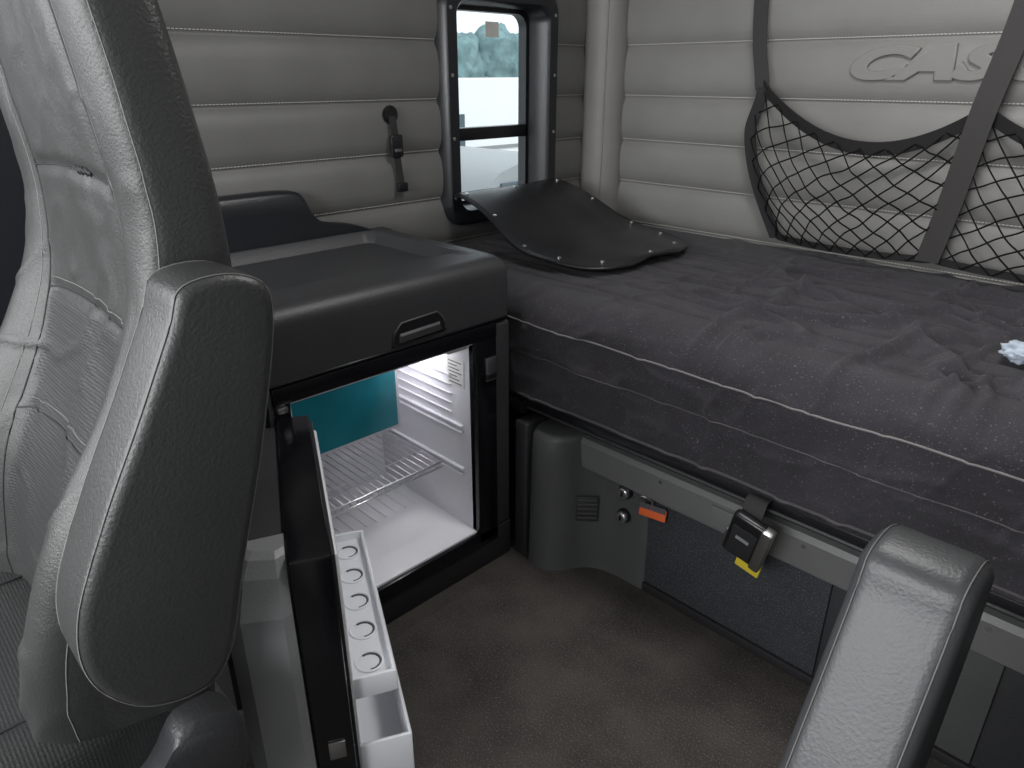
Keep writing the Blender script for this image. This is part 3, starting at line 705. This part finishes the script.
    for sgn in (-1, 1):
        seq = []
        for k in range(6):
            a = math.pi/2*k/5
            seq.append((x0+sgn*(hw-R2+R2*math.sin(a)), R2*(1-math.cos(a))))
        if sgn < 0: seq = seq[::-1]
        for xx, d in seq: lp2.append([(xx, p.x+dy+ady, p.y+dh+adh) for p in inset(d)])
    am = 'armleather' if armside > 0 else 'armleather_lit'
    loft('armrest_pad', lp2, am, s, ang=70)
    for sgn in (-1, 1):
        tube('armrest_stitching', [(x0+sgn*(hw-R2*0.5), p.x+dy+ady, p.y+dh+adh) for p in inset(R2*0.09)], 0.0009, 'thread2', s, 2, True)
    box('armrest_pivot', min(x0, cx+armside*0.22), max(x0, cx+armside*0.22), 0.14+dy+ady, 0.20+dy+ady, 0.80+dh+adh, 0.86+dh+adh, 'black', s, 0.01)
    return s
build_seat(-1.075, 0.0, 0.0, 1)     # driver
build_seat(0.325, 0.46, -0.165, -1, 0.45, -0.085, -0.03)  # passenger

# crumpled tissue on bed
bm = bmesh.new(); bmesh.ops.create_icosphere(bm, subdivisions=4, radius=0.034)
for v in bm.verts:
    d = v.co.normalized(); v.co *= 1+0.45*noise.noise(d*3.2)+0.2*abs(noise.noise(d*8)); v.co.z *= 0.6
mnz = min(v.co.z for v in bm.verts)
tz = max(0.885+fold(-0.245+a*0.03, 1.75+b*0.03) for a in (-1, 0, 1) for b in (-1, 0, 1))
bm.transform(Matrix.Translation((-0.245, 1.75, tz-0.002-mnz)))
me = bpy.data.meshes.new('crumpled_tissue'); bm.to_mesh(me); bm.free(); me.materials.append(M['tissue'])
for p in me.polygons: p.use_smooth = True
o = bpy.data.objects.new('crumpled_tissue', me); COL.objects.link(o)

# ---------------------------------------------------------------- light
w = bpy.data.worlds.new('World'); scene.world = w; w.use_nodes = True
bg = w.node_tree.nodes['Background']; bg.inputs[0].default_value = (0.92, 0.96, 1.0, 1); bg.inputs[1].default_value = 1.6
def area(name, loc, target, sx, sy, e, col=(1, 1, 1)):
    d = bpy.data.lights.new(name, 'AREA'); d.shape = 'RECTANGLE'; d.size = sx; d.size_y = sy; d.energy = e; d.color = col
    o = bpy.data.objects.new(name, d); COL.objects.link(o); o.location = loc
    o.rotation_euler = (Vector(target)-Vector(loc)).to_track_quat('-Z', 'Y').to_euler(); return o
area('windshield_daylight', (-0.68, -1.46, 1.65), (-0.5, 2.0, 0.9), 2.2, 0.85, 72, (0.985, 0.99, 1.0))
area('driver_window_daylight', (-1.93, -0.8, 1.6), (-0.3, 0.8, 1.0), 0.8, 0.6, 8, (0.97, 0.985, 1.0))
area('ceiling_fill', (-0.5, 1.4, 2.27), (-0.5, 1.5, 0), 0.6, 0.4, 16, (1, 0.99, 0.97))  # added fill under the ceiling for ambient level, not a fitted lamp
pd = bpy.data.lights.new('fridge_fill', 'POINT'); pd.energy = 0.7; pd.shadow_soft_size = 0.03; pd.color = (1.0, 0.98, 1.0)  # added point light that brightens the fridge interior, not a fitted lamp
po = bpy.data.objects.new('fridge_fill', pd); COL.objects.link(po); po.location = (-1.62, 1.16, 0.72)
sd = bpy.data.lights.new('sun', 'SUN'); sd.energy = 2.0; sd.angle = math.radians(2); sd.color = (1, 0.97, 0.92)
so = bpy.data.objects.new('sun', sd); COL.objects.link(so)
so.rotation_euler = (Vector((-0.75, -0.35, -1.0))).to_track_quat('-Z', 'Y').to_euler()

# ---------------------------------------------------------------- camera
cd = bpy.data.cameras.new('Camera'); cam = bpy.data.objects.new('Camera', cd); COL.objects.link(cam)
cd.sensor_width = 36; cd.lens = 24.96; cd.clip_start = 0.02
cam.location = (0, 0, 1.45); cam.rotation_euler = (math.radians(66.5), 0, math.radians(45.5))
scene.camera = cam
scene.view_settings.view_transform = 'Standard'
